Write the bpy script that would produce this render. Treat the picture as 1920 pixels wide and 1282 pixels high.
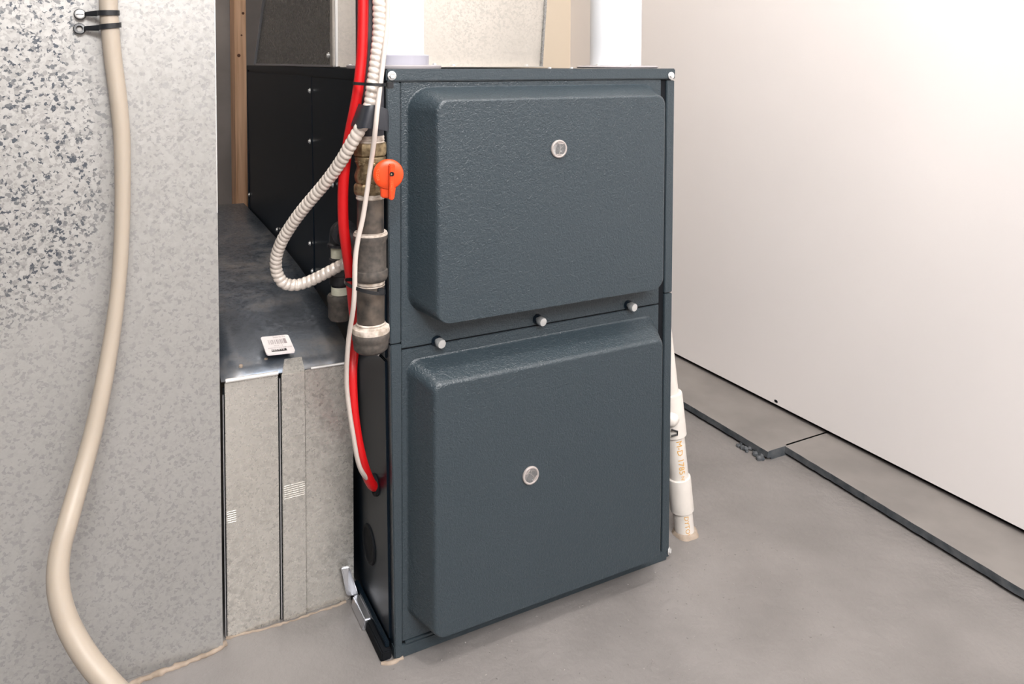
import bpy, bmesh, math, random
from mathutils import Vector, Matrix
random.seed(7)
for o in list(bpy.data.objects): bpy.data.objects.remove(o)
S = bpy.context.scene
COL = S.collection
PI = math.pi

# ------------------------------------------------------------------ camera, world, lights, exposure
cam_d = bpy.data.cameras.new('camera'); cam = bpy.data.objects.new('camera', cam_d); COL.objects.link(cam)
cam_d.sensor_width = 36.0; cam_d.lens = 27.5486; cam_d.shift_y = -0.24222
cam_d.clip_start = 0.02
cam.matrix_world = Matrix([[0.883963, 0.0162, -0.467276, -0.31458], [-0.467546, 0.037601, -0.883169, -0.91913], [0.003263, 0.999162, 0.040812, 0.75767], [0, 0, 0, 1]])
S.camera = cam
w = bpy.data.worlds.new('world'); S.world = w; w.use_nodes = True
w.node_tree.nodes['Background'].inputs[0].default_value = (0.9, 0.93, 1.0, 1)
w.node_tree.nodes['Background'].inputs[1].default_value = 0.05
S.view_settings.view_transform = 'Standard'; S.view_settings.look = 'None'
S.view_settings.gamma = 1.0; S.view_settings.use_curve_mapping = False
S.view_settings.exposure = 1.42

def lamp(name, kind, loc, energy, col, size=0.1, target=None):
    d = bpy.data.lights.new(name, kind); d.energy = energy; d.color = col
    o = bpy.data.objects.new(name, d); COL.objects.link(o); o.location = loc
    if kind == 'AREA':
        d.shape = 'RECTANGLE'; d.size, d.size_y = size
        o.rotation_euler = (Vector(target) - Vector(loc)).to_track_quat('-Z', 'Y').to_euler()
    else:
        d.shadow_soft_size = size
    return o
lamp('ceiling_bulb_light', 'POINT', (0.20, -0.55, 2.05), 16.0, (1.0, 0.965, 0.94), 0.055)
lamp('camera_flash_light', 'POINT', (-0.30, -1.02, 1.38), 7.0, (1.0, 0.985, 0.98), 0.045)
lamp('rear_fill_light', 'POINT', (-0.32, 1.30, 2.25), 9.0, (1.0, 0.9, 0.82), 0.05)  # added unseen lamp, brightens the rear gap and the stud
lamp('front_fill_light', 'AREA', (-0.1, -2.3, 2.2), 40.0, (1.0, 0.98, 0.975), (1.6, 1.0), (0.6, 0.2, 0.5))  # added soft fill from behind the camera, not a real ceiling panel

# ------------------------------------------------------------------ materials
def mat(name, col, rough=0.5, metal=0.0, spec=0.5):
    m = bpy.data.materials.new(name); m.use_nodes = True
    b = m.node_tree.nodes['Principled BSDF']
    b.inputs['Base Color'].default_value = (*col, 1); b.inputs['Roughness'].default_value = rough
    b.inputs['Metallic'].default_value = metal; b.inputs['Specular IOR Level'].default_value = spec
    return m
def N(m, t, **kw):
    n = m.node_tree.nodes.new(t)
    for k, v in kw.items():
        if k in n.inputs: n.inputs[k].default_value = v
        else: setattr(n, k, v)
    return n
def LK(m, a, b): m.node_tree.links.new(a, b)
def bsdf(m): return m.node_tree.nodes['Principled BSDF']
def coords(m, scale=(1, 1, 1)):
    t = N(m, 'ShaderNodeTexCoord'); mp = N(m, 'ShaderNodeMapping'); mp.inputs['Scale'].default_value = scale
    LK(m, t.outputs['Object'], mp.inputs['Vector']); return mp.outputs['Vector']
def ramp(m, fac, stops):
    r = N(m, 'ShaderNodeValToRGB'); e = r.color_ramp.elements
    while len(e) < len(stops): e.new(0.5)
    for i, (p, c) in enumerate(stops):
        e[i].position = p; e[i].color = (*c, 1) if len(c) == 3 else c
    LK(m, fac, r.inputs['Fac']); return r.outputs['Color']
def bump(m, h, strength, dist):
    b = N(m, 'ShaderNodeBump'); b.inputs['Strength'].default_value = strength; b.inputs['Distance'].default_value = dist
    LK(m, h, b.inputs['Height']); LK(m, b.outputs['Normal'], bsdf(m).inputs['Normal'])
def mixc(m, fac, a, b):
    x = N(m, 'ShaderNodeMix', data_type='RGBA')
    if isinstance(fac, float): x.inputs[0].default_value = fac
    else: LK(m, fac, x.inputs[0])
    for s, v in ((6, a), (7, b)):
        if isinstance(v, tuple): x.inputs[s].default_value = (*v, 1)
        else: LK(m, v, x.inputs[s])
    return x.outputs[2]
def noisy(name, c1, c2, scale, rough, metal=0.0, bs=0.0, bd=0.001, detail=6, spec=0.5, lo=0.35, hi=0.65):
    m = mat(name, c1, rough, metal, spec); v = coords(m)
    n = N(m, 'ShaderNodeTexNoise', Scale=scale, Detail=detail); LK(m, v, n.inputs['Vector'])
    LK(m, ramp(m, n.outputs['Fac'], [(lo, c1), (hi, c2)]), bsdf(m).inputs['Base Color'])
    if bs: bump(m, n.outputs['Fac'], bs, bd)
    return m
def leather(name, col, rough, strength, scale=270):
    m = mat(name, col, rough); v = coords(m)
    n = N(m, 'ShaderNodeTexNoise', Scale=scale, Detail=2.0, Distortion=1.2); LK(m, v, n.inputs['Vector'])
    bump(m, n.outputs['Fac'], strength, 0.0016)
    n2 = N(m, 'ShaderNodeTexNoise', Scale=5.0, Detail=3.0); LK(m, v, n2.inputs['Vector'])
    r = ramp(m, n2.outputs['Fac'], [(0.2, (rough - .03,) * 3), (0.8, (rough + .05,) * 3)])
    LK(m, r, bsdf(m).inputs['Roughness'])
    return m
def galvanized(name, light, dark, cell, metal, rough, fleck, flatness=(1, 1, 1), zone=False, dusty=False):
    """spangled zinc: crystal cells of differing tone and tilt"""
    m = mat(name, light, rough, metal); v = coords(m, flatness)
    n = N(m, 'ShaderNodeTexNoise', Scale=cell * 0.9, Detail=3.0); LK(m, v, n.inputs['Vector'])
    wv = N(m, 'ShaderNodeVectorMath', operation='MULTIPLY_ADD')
    LK(m, n.outputs['Color'], wv.inputs[0]); wv.inputs[1].default_value = (2.6 / cell,) * 3; LK(m, v, wv.inputs[2])
    vo = N(m, 'ShaderNodeTexVoronoi', Scale=cell); LK(m, wv.outputs[0], vo.inputs['Vector'])
    sp = N(m, 'ShaderNodeSeparateColor'); LK(m, vo.outputs['Color'], sp.inputs[0])
    big = N(m, 'ShaderNodeTexNoise', Scale=3.5, Detail=2.0); LK(m, v, big.inputs['Vector'])
    fac = big.outputs['Fac']
    if zone:   # stronger flecks at upper left: reflection contrast painted into the colour
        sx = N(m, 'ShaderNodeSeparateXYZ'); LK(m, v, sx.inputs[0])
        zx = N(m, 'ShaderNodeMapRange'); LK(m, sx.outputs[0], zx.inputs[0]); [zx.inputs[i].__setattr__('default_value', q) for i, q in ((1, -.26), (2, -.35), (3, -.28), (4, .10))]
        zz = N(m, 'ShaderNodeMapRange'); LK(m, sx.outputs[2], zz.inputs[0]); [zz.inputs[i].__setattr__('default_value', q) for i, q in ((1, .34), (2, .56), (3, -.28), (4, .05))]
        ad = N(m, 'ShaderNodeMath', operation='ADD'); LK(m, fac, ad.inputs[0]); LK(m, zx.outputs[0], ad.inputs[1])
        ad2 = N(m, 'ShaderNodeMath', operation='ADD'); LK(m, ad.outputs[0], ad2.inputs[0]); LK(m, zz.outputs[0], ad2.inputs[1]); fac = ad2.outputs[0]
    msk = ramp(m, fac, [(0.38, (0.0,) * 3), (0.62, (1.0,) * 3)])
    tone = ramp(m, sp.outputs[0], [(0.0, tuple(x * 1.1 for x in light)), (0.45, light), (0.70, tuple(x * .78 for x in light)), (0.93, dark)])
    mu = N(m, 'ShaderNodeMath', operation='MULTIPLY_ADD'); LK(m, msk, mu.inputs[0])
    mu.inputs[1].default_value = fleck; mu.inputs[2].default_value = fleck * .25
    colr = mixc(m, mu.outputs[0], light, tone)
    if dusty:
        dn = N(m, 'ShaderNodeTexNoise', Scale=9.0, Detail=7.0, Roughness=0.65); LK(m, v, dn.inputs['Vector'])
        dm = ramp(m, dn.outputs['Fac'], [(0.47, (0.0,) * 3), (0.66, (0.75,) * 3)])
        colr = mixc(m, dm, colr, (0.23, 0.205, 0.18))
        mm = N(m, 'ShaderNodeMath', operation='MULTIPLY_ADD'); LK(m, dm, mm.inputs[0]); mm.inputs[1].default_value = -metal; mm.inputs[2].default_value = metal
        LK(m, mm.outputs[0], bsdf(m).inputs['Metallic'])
    LK(m, colr, bsdf(m).inputs['Base Color'])
    rr = N(m, 'ShaderNodeMath', operation='MULTIPLY_ADD'); LK(m, sp.outputs[1], rr.inputs[0])
    rr.inputs[1].default_value = 0.16; rr.inputs[2].default_value = rough - .08; LK(m, rr.outputs[0], bsdf(m).inputs['Roughness'])
    bump(m, sp.outputs[2], 0.12, 0.0008)
    return m
M = {}
M['front'] = leather('grey_front_paint', (0.029, 0.042, 0.051), 0.32, 0.65)
M['frame'] = leather('grey_frame_paint', (0.030, 0.043, 0.052), 0.34, 0.4)
M['side'] = mat('shaded_side_paint', (0.004, 0.0090, 0.0155), 0.36, 0.0, 0.22)  # same grey paint as the front, with the side's shade put into the colour
M['black'] = mat('black_recess', (0.004, 0.005, 0.007), 0.75, 0.0, 0.2)
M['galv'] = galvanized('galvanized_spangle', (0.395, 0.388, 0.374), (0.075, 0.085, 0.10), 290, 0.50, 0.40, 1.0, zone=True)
M['galv_fine'] = galvanized('galvanized_fine', (0.55, 0.53, 0.49), (0.26, 0.25, 0.235), 300, 0.62, 0.31, 0.6)
M['galv_top'] = galvanized('galvanized_shaded_dusty_top', (0.15, 0.175, 0.21), (0.06, 0.08, 0.11), 260, 0.75, 0.36, 0.8, dusty=True)  # dark blue base paints in the dark surroundings it mirrors; dust patches are dust
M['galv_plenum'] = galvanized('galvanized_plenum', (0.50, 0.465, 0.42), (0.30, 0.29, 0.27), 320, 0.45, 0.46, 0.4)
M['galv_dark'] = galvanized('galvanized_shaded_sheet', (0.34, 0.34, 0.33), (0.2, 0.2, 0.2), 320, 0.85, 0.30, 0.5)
M['bright_edge'] = mat('bare_sheet_edge', (0.85, 0.84, 0.82), 0.35, 0.5)
M['zinc'] = mat('zinc_screw', (0.72, 0.72, 0.71), 0.30, 0.7)
M['steel'] = mat('bracket_steel', (0.62, 0.63, 0.66), 0.28, 0.9)
M['floor'] = noisy('painted_concrete', (0.175, 0.163, 0.156), (0.218, 0.203, 0.195), 7.0, 0.42, 0, 0, detail=8)
M['ledge'] = noisy('painted_ledge', (0.185, 0.170, 0.160), (0.225, 0.207, 0.194), 11.0, 0.5, 0, 0.25, 0.004)
M['ledge_face'] = noisy('ledge_shaded_broken_edge', (0.040, 0.048, 0.056), (0.085, 0.09, 0.096), 60.0, 0.8, 0, 0.5, 0.004)  # shade on the footing's front face is put into this dark colour
M['wall'] = noisy('white_wall_paint', (0.865, 0.825, 0.810), (0.885, 0.845, 0.83), 3.0, 0.48)
M['beige'] = mat('beige_wall_paint', (0.62, 0.53, 0.42), 0.6)
M['poly'] = noisy('vapour_barrier', (0.20, 0.185, 0.18), (0.29, 0.27, 0.26), 5.0, 0.55, 0, 0.3, 0.02)
M['white'] = mat('ceiling_white', (0.8, 0.78, 0.75), 0.8)
M['dim'] = mat('darkened_unseen_wall', (0.05, 0.052, 0.058), 0.8)  # unseen left wall, darkened to cut bounce and darken furnace reflections
M['pvc'] = mat('white_pvc', (0.76, 0.775, 0.80), 0.30)
M['pvc_cream'] = noisy('drain_pvc', (0.60, 0.56, 0.515), (0.66, 0.62, 0.575), 30.0, 0.35)
M['print'] = mat('orange_print', (0.62, 0.33, 0.06), 0.5)
M['emboss'] = mat('faint_grey_print', (0.66, 0.69, 0.72), 0.4)
M['collar'] = mat('grey_collar', (0.34, 0.335, 0.385), 0.42)
M['collar_plate'] = mat('grey_flange', (0.30, 0.28, 0.29), 0.4)
M['red'] = mat('red_jacket', (0.52, 0.004, 0.006), 0.42)
M['cable'] = mat('white_jacket', (0.54, 0.475, 0.43), 0.4)
M['conduit'] = noisy('conduit_shell', (0.62, 0.55, 0.49), (0.78, 0.71, 0.64), 90.0, 0.36, 0.25)
M['tie'] = mat('black_nylon', (0.012, 0.013, 0.015), 0.35)
M['tape'] = mat('black_tape', (0.022, 0.024, 0.03), 0.38)
M['iron'] = noisy('dusty_black_iron', (0.035, 0.032, 0.03), (0.125, 0.10, 0.08), 55.0, 0.55, 0.35, 0.25, 0.001)
M['iron_black'] = noisy('black_pipe', (0.030, 0.030, 0.040), (0.075, 0.07, 0.075), 40.0, 0.45, 0.2)
M['casting'] = noisy('cast_fitting', (0.055, 0.049, 0.044), (0.10, 0.085, 0.073), 160.0, 0.65, 0.15, 0.35, 0.001)
M['dust'] = noisy('dusty_sealant', (0.30, 0.25, 0.20), (0.60, 0.53, 0.47), 120.0, 0.8, 0, 0.5, 0.001)
M['brass'] = noisy('dirty_brass', (0.11, 0.078, 0.042), (0.33, 0.25, 0.145), 130.0, 0.42, 0.65, 0.35, 0.001)
M['drip_black'] = noisy('dark_fitting', (0.018, 0.018, 0.022), (0.05, 0.05, 0.055), 60.0, 0.35, 0.3)
M['teflon'] = noisy('cream_label', (0.55, 0.55, 0.42), (0.74, 0.73, 0.60), 80.0, 0.6)
M['orange'] = mat('orange_plastic', (0.66, 0.058, 0.008), 0.38)
M['orange_light'] = mat('orange_relief_highlight', (0.85, 0.16, 0.05), 0.35)  # lighter orange paints the highlights of the letter relief
M['hose'] = mat('vinyl_hose', (0.37, 0.318, 0.26), 0.45)
b_ = bsdf(M['hose']); b_.inputs['Subsurface Weight'].default_value = 0.35; b_.inputs['Subsurface Radius'].default_value = (0.02, 0.016, 0.012); b_.inputs['Subsurface Scale'].default_value = 0.3
M['caulk'] = noisy('dried_sealant', (0.24, 0.19, 0.145), (0.36, 0.29, 0.23), 60.0, 0.85, 0, 0.6, 0.003)
M['chip'] = noisy('concrete_chip', (0.15, 0.14, 0.133), (0.27, 0.25, 0.236), 90.0, 0.6)
M['wood'] = mat('pine_stud', (0.46, 0.28, 0.17), 0.65)
v_ = coords(M['wood'], (60, 60, 3)); n_ = N(M['wood'], 'ShaderNodeTexNoise', Scale=1.2, Detail=5.0, Distortion=0.6); LK(M['wood'], v_, n_.inputs['Vector'])
LK(M['wood'], ramp(M['wood'], n_.outputs['Fac'], [(0.3, (0.52, 0.30, 0.175)), (0.7, (0.80, 0.54, 0.36))]), bsdf(M['wood']).inputs['Base Color'])
M['knot'] = mat('wood_knot', (0.10, 0.035, 0.015), 0.6)
M['paper'] = mat('label_paper', (0.82, 0.77, 0.76), 0.5)
M['ink'] = mat('label_ink', (0.02, 0.018, 0.018), 0.6)
M['ink_grey'] = mat('label_grey_ink', (0.36, 0.31, 0.31), 0.6)
M['ring'] = mat('clear_lens_rim', (0.62, 0.55, 0.52), 0.22)
bsdf(M['ring']).inputs['Transmission Weight'].default_value = 0.45
M['lens'] = mat('clear_lens', (0.85, 0.85, 0.85), 0.06)
bsdf(M['lens']).inputs['Transmission Weight'].default_value = 0.92
M['lens_dark'] = mat('sight_hole', (0.030, 0.030, 0.032), 0.5)

# floor relief: smooth trowel waves, small pits near the furnace
m_ = M['floor']; v_ = coords(m_)
a_ = N(m_, 'ShaderNodeTexNoise', Scale=55.0, Detail=7.0, Roughness=0.62); LK(m_, v_, a_.inputs['Vector']); bump(m_, a_.outputs['Fac'], 0.38, 0.005)

# ------------------------------------------------------------------ mesh helpers
class MB:
    def __init__(s): s.v = []; s.f = []
    def add(s, vs, fs):
        o = len(s.v); s.v += [tuple(p) for p in vs]; s.f += [tuple(i + o for i in f) for f in fs]; return s
    def hexa(s, p):   # 8 corners: bottom ring 0-3 ccw, top ring 4-7
        return s.add(p, [(3, 2, 1, 0), (4, 5, 6, 7), (0, 1, 5, 4), (1, 2, 6, 5), (2, 3, 7, 6), (3, 0, 4, 7)])
    def box(s, x0, x1, y0, y1, z0, z1):
        return s.hexa([(x0, y0, z0), (x1, y0, z0), (x1, y1, z0), (x0, y1, z0), (x0, y0, z1), (x1, y0, z1), (x1, y1, z1), (x0, y1, z1)])
    def prism(s, poly, z0, z1):   # poly ccw in xy
        n = len(poly)
        return s.add([(x, y, z0) for x, y in poly] + [(x, y, z1) for x, y in poly],
                     [tuple(range(n))[::-1], tuple(range(n, 2 * n))] + [(i, (i + 1) % n, n + (i + 1) % n, n + i) for i in range(n)])
    def lathe(s, prof, o, axis=(0, 0, 1), seg=32, caps=True, squash=None):
        """prof = [(r, h)] along axis from o"""
        a = Vector(axis).normalized(); q = a.to_track_quat('Z', 'Y').to_matrix(); o = Vector(o)
        vs = []
        for r, h in prof:
            for k in range(seg):
                t = 2 * PI * k / seg; rr = r * (squash(t) if squash else 1)
                vs.append(o + q @ Vector((rr * math.cos(t), rr * math.sin(t), h)))
        fs = [(i * seg + k, i * seg + (k + 1) % seg, (i + 1) * seg + (k + 1) % seg, (i + 1) * seg + k) for i in range(len(prof) - 1) for k in range(seg)]
        if caps: fs += [tuple(range(seg))[::-1], tuple(range((len(prof) - 1) * seg, len(prof) * seg))]
        return s.add(vs, fs)
    def tube(s, pts, rad, seg=14, caps=True):
        """sweep a circle; rad is a number or f(i, theta)"""
        P = [Vector(p) for p in pts]; n = len(P); vs = []
        t0 = (P[1] - P[0]).normalized(); u = t0.orthogonal().normalized()
        for i in range(n):
            t = (P[min(i + 1, n - 1)] - P[max(i - 1, 0)]).normalized()
            u = (u - t * u.dot(t)).normalized(); w_ = t.cross(u)
            for k in range(seg):
                th = 2 * PI * k / seg; r = rad(i, th) if callable(rad) else rad
                vs.append(P[i] + (u * math.cos(th) + w_ * math.sin(th)) * r)
        fs = [(i * seg + k, i * seg + (k + 1) % seg, (i + 1) * seg + (k + 1) % seg, (i + 1) * seg + k) for i in range(n - 1) for k in range(seg)]
        if caps: fs += [tuple(range(seg))[::-1], tuple(range((n - 1) * seg, n * seg))]
        return s.add(vs, fs)
    def build(s, name, m, parent=None, bevel=0.0, smooth=35, bseg=2):
        me = bpy.data.meshes.new(name); me.from_pydata(s.v, [], s.f)
        bm = bmesh.new(); bm.from_mesh(me); bmesh.ops.recalc_face_normals(bm, faces=bm.faces)
        if bevel:
            es = [e for e in bm.edges if len(e.link_faces) == 2 and e.calc_face_angle(0) > 0.6]
            bmesh.ops.bevel(bm, geom=es, offset=bevel, segments=bseg, affect='EDGES', clamp_overlap=True)
        bm.to_mesh(me); bm.free()
        me.materials.append(m)
        for p in me.polygons: p.use_smooth = True
        me.set_sharp_from_angle(angle=math.radians(smooth))
        o = bpy.data.objects.new(name, me); COL.objects.link(o)
        if parent is not None:
            o.parent = parent
            q = parent; off = Vector((0, 0, 0))
            while q is not None: off += q.location; q = q.parent
            o.location = -off
        return o
def tag(o, label=None, cat=None, group=None, kind=None):
    if label: o['label'] = label
    if cat: o['category'] = cat
    if group: o['group'] = group
    if kind: o['kind'] = kind
    return o
def thing(name, loc, label, cat, group=None):
    o = bpy.data.objects.new(name, None); COL.objects.link(o); o.location = loc; o.empty_display_size = 0.05
    return tag(o, label, cat, group)
def smooth_path(pts, step):
    P = [Vector(p) for p in pts]; Q = [P[0] * 2 - P[1]] + P + [P[-1] * 2 - P[-2]]; out = []
    for i in range(1, len(Q) - 2):
        a, b, c, d = Q[i - 1:i + 3]
        for k in range(24):
            t = k / 24
            out.append(0.5 * ((2 * b) + (c - a) * t + (2 * a - 5 * b + 4 * c - d) * t * t + (3 * b - a - 3 * c + d) * t ** 3))
    out.append(P[-1]); res = [out[0]]; acc = 0.0
    for i in range(1, len(out)):
        seg = (out[i] - out[i - 1]).length; pos = 0.0
        while acc + seg - pos >= step:
            pos += step - acc; acc = 0.0
            res.append(out[i - 1].lerp(out[i], pos / seg))
        acc += seg - pos
    res.append(out[-1]) if (out[-1] - res[-1]).length > step * .4 else None
    return res
def text_shape(body, size, extrude=0.0):
    c = bpy.data.curves.new('lettering', 'FONT'); c.body = body; c.size = size; c.align_x = 'LEFT'; c.resolution_u = 2
    o = bpy.data.objects.new('lettering', c); COL.objects.link(o)
    dg = bpy.context.evaluated_depsgraph_get(); me = o.evaluated_get(dg).to_mesh()
    vs = [v.co.copy() for v in me.vertices]; fs = [tuple(p.vertices) for p in me.polygons]
    o.evaluated_get(dg).to_mesh_clear(); bpy.data.objects.remove(o); bpy.data.curves.remove(c)
    return vs, fs
def screw(name, parent, p, nrm, r=0.0042, h=0.003, m='zinc'):
    """hex washer head with a slot"""
    b = MB(); n = Vector(nrm).normalized()
    b.lathe([(r * 1.35, 0), (r * 1.35, h * .22), (r * 1.25, h * .3), (r * .95, h * .34)], p, nrm, 16)
    b.lathe([(r * .92, h * .3), (r * .92, h * .8), (r * .75, h), (r * .3, h * .9)], p, nrm, 6)
    return b.build(name, M[m], parent, smooth=30)

# ================================================================== THE SETTING
def struct(o, label=None): return tag(o, label, None, None, 'structure')
struct(MB().box(-2.4, 1.3, -3.3, 2.0, -0.12, 0.0).build('floor', M['floor']), 'grey painted concrete floor')
struct(MB().box(-2.4, 1.3, -3.3, 2.0, 2.45, 2.55).build('ceiling', M['white']))
XW = 0.9568
struct(MB().box(XW, XW + 0.12, -3.2, 1.105, 0.028, 2.45).build('wall_right', M['wall']), 'white painted wall with a dark gap along its foot')
struct(MB().box(0.16, XW, 1.105, 1.2, 0.0, 2.45).build('wall_back', M['beige']), 'beige wall behind the furnace')
struct(MB().box(-2.4, 1.3, 1.66, 1.72, 0.0, 2.45).build('wall_rear', M['poly']), 'dim wall of grey vapour barrier behind the stud')
struct(MB().box(-2.5, -2.4, -3.3, 2.0, 0.0, 2.45).build('wall_left', M['dim']))
struct(MB().box(-2.4, 1.3, -3.4, -3.3, 0.0, 2.45).build('wall_front', M['wall']))
struct(MB().box(1.3, 1.4, -3.3, 2.0, 0.0, 2.45).build('wall_far_right', M['wall']))
# raised concrete footing along the right wall, two lengths with a broken step between them
LZ = 0.018
led = tag(bpy.data.objects.new('trim_1', None), 'raised grey concrete footing along the white wall', None, None, 'structure'); COL.objects.link(led)
far = [(0.8061, 0.3781), (0.8032, 0.1458)]; near = [(0.8497, 0.1498), (0.8268, -0.3081)]
def ledge_piece(pts, name):
    # pts: jagged front edge far -> near
    b = MB(); n = len(pts); vs = []; rnd = random.Random(3)
    for (x, y) in pts:
        j = rnd.uniform(-.0008, .0008)
        vs += [(x + .009 + j, y, 0.0), (x + .0085 + j, y, LZ * .22), (x - .0015 + j, y, LZ * .30), (x + j * .5, y, LZ - .001), (x + .004, y, LZ), (XW + .03, y, LZ), (XW + .03, y, -0.02), (x + .004, y, -0.02)]
    fs = [(i * 8 + k, i * 8 + (k + 1) % 8, (i + 1) * 8 + (k + 1) % 8, (i + 1) * 8 + k) for i in range(n - 1) for k in range(8)]
    fs += [tuple(range(8))[::-1], tuple(range((n - 1) * 8, n * 8))]
    b.add(vs, fs); o = b.build(name, M['ledge'], led, smooth=25)
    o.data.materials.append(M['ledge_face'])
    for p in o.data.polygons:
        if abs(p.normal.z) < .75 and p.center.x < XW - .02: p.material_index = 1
    return o
def subdiv(a, b, n): return [(a[0] + (b[0] - a[0]) * t / n, a[1] + (b[1] - a[1]) * t / n) for t in range(n + 1)]
ledge_piece([(far[0][0], 1.6)] + subdiv(far[0], far[1], 26), 'footing_slab')
ledge_piece(subdiv(near[0], near[1], 40) + [(near[1][0] - .012, -3.2)], 'footing_slab')
# crumbled lip below the end of the far slab
b = MB(); rnd = random.Random(5)
for i in range(16):
    t = rnd.random(); x = far[1][0] + rnd.uniform(-.012, .004); y = far[1][1] + .002 + t * .07
    s = rnd.uniform(.003, .007)
    b.lathe([(s * .4, 0), (s, s * .3), (s * .8, s * .9), (s * .2, s * 1.2)], (x, y, 0), (rnd.uniform(-.3, .3), rnd.uniform(-.3, .3), 1), 6)
tag(b.build('broken_lip', M['ledge_face'], led, smooth=20), kind='stuff')
struct(MB().box(XW + .012, XW + .02, -3.2, 1.1, LZ, 0.03).build('gap_shade_strip', M['black']), 'black strip painting the shadow in the gap under the white wall')  # black strip put where the gap holds only shadow

# ================================================================== FURNACE
H = 0.7485; W = 0.445; D = 1.0
fur = thing('furnace', (0.22, 0.5, 0), 'dark grey upright gas furnace with two bulging textured doors', 'furnace')
def XL(z): return 0.0070 - 0.0095 * z / 0.75
b = MB()
b.hexa([(XL(0), .004, .001), (W - .001, .004, .001), (W - .001, D, .001), (0.004, D, .001), (XL(H), .004, H - .002), (W - .001, .004, H - .002), (W - .001, D, H - .002), (-.001, D, H - .002)])
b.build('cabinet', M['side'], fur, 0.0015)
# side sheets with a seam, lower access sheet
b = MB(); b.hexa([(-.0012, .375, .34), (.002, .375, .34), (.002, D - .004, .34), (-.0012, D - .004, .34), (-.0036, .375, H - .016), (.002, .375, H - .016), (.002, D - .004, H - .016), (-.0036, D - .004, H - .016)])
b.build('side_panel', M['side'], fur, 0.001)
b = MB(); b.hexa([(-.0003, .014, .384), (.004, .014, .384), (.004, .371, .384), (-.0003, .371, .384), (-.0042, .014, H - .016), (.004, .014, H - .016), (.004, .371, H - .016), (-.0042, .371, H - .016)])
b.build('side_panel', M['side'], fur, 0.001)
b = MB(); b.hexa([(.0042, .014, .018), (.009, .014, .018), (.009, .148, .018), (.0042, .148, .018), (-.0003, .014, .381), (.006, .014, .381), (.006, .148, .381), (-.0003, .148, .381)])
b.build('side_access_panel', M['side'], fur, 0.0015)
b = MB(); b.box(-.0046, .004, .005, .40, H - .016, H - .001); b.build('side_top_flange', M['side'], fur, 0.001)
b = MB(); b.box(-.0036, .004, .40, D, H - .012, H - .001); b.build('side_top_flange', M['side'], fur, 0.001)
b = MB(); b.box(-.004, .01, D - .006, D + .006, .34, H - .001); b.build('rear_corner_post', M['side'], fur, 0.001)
# front frame
b = MB(); b.box(-.0030, W + .0002, -.0032, .012, .7330, H); b.build('top_flange', M['frame'], fur, 0.0015)
def post(z0, z1, x1, nm):
    b = MB(); b.hexa([(XL(z0) - .0004, -.0012, z0), (x1, -.0012, z0), (x1, .006, z0), (XL(z0) - .0004, .006, z0), (XL(z1) - .0004, -.0012, z1), (x1, -.0012, z1), (x1, .006, z1), (XL(z1) - .0004, .006, z1)])
    b.build(nm, M['frame'], fur, 0.001)
post(.4065, .7320, .0152, 'left_post'); post(.0, .4050, .0158, 'left_post')
for z0, z1 in ((.4125, .7310), (.004, .4110)):
    MB().box(.4305, W, -.0012, .008, z0, z1).build('right_post', M['frame'], fur, 0.001)
MB().box(.006, W - .004, -.001, .012, .0, .0165).build('bottom_rail', M['frame'], fur, 0.0012)
MB().box(.0200, .4200, -.0018, .0025, .0175, .0205).build('bottom_lip', M['frame'], fur, 0.0006)
MB().box(.016, .4305, .0026, .0045, .0165, .7325).build('frame_recess', M['black'], fur)

def rrect(x0, x1, z0, z1, r, n=8):
    out = []
    for cx, cz, a in ((x1 - r, z1 - r, 0), (x0 + r, z1 - r, 1), (x0 + r, z0 + r, 2), (x1 - r, z0 + r, 3)):
        for k in range(n + 1):
            t = (a + k / n) * PI / 2; out.append((cx + r * math.cos(t), cz + r * math.sin(t)))
    return out
def bulge(base, front, rb, rf, depth):
    prof = [(-.16, 0), (-.05, -.0006), (.02, -.0022), (.08, -.0050), (.3, -.0135), (.6, -.0250), (.86, -.0350), (.92, -.0370), (.98, -.0385), (1.06, -.0395), (1.16, -.04)]
    b = MB(); n = None
    for s, y in prof:
        q = [base[i] + (front[i] - base[i]) * s for i in range(4)]
        r = max(.004, rb + (rf - rb) * min(s, 1)) if s <= 1 else rf
        loop = [(x, y * depth / .04, z) for x, z in rrect(*q, r)]
        n = len(loop); o = len(b.v); b.v += loop
        if o: b.f += [(o - n + k, o - n + (k + 1) % n, o + (k + 1) % n, o + k) for k in range(n)]
    b.f.append(tuple(range(len(b.v) - n, len(b.v))))
    return b
def door(name, sheet, base, front, rb, rf):
    d = MB().box(sheet[0], sheet[1], -.0004, .0026, sheet[2], sheet[3]).build(name, M['front'], fur, 0.0008)
    bo = bulge(base, front, rb, rf, .04).build('door_bulge', M['front'], d, smooth=60)
    wn = bo.modifiers.new('weighted', 'WEIGHTED_NORMAL'); wn.keep_sharp = True; wn.weight = 90
    return d
UD = door('upper_door', (.0160, .4205, .3985, .7322), (0.0254, 0.4165, 0.4388, 0.725), (0.0492, 0.3971, 0.4355, 0.7107), .030, .014)
LD = door('lower_door', (.0162, .4205, .0210, .3965), (0.0242, 0.4115, 0.0484, 0.381), (0.045, 0.3975, 0.0404, 0.3601), .016, .010)
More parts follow.
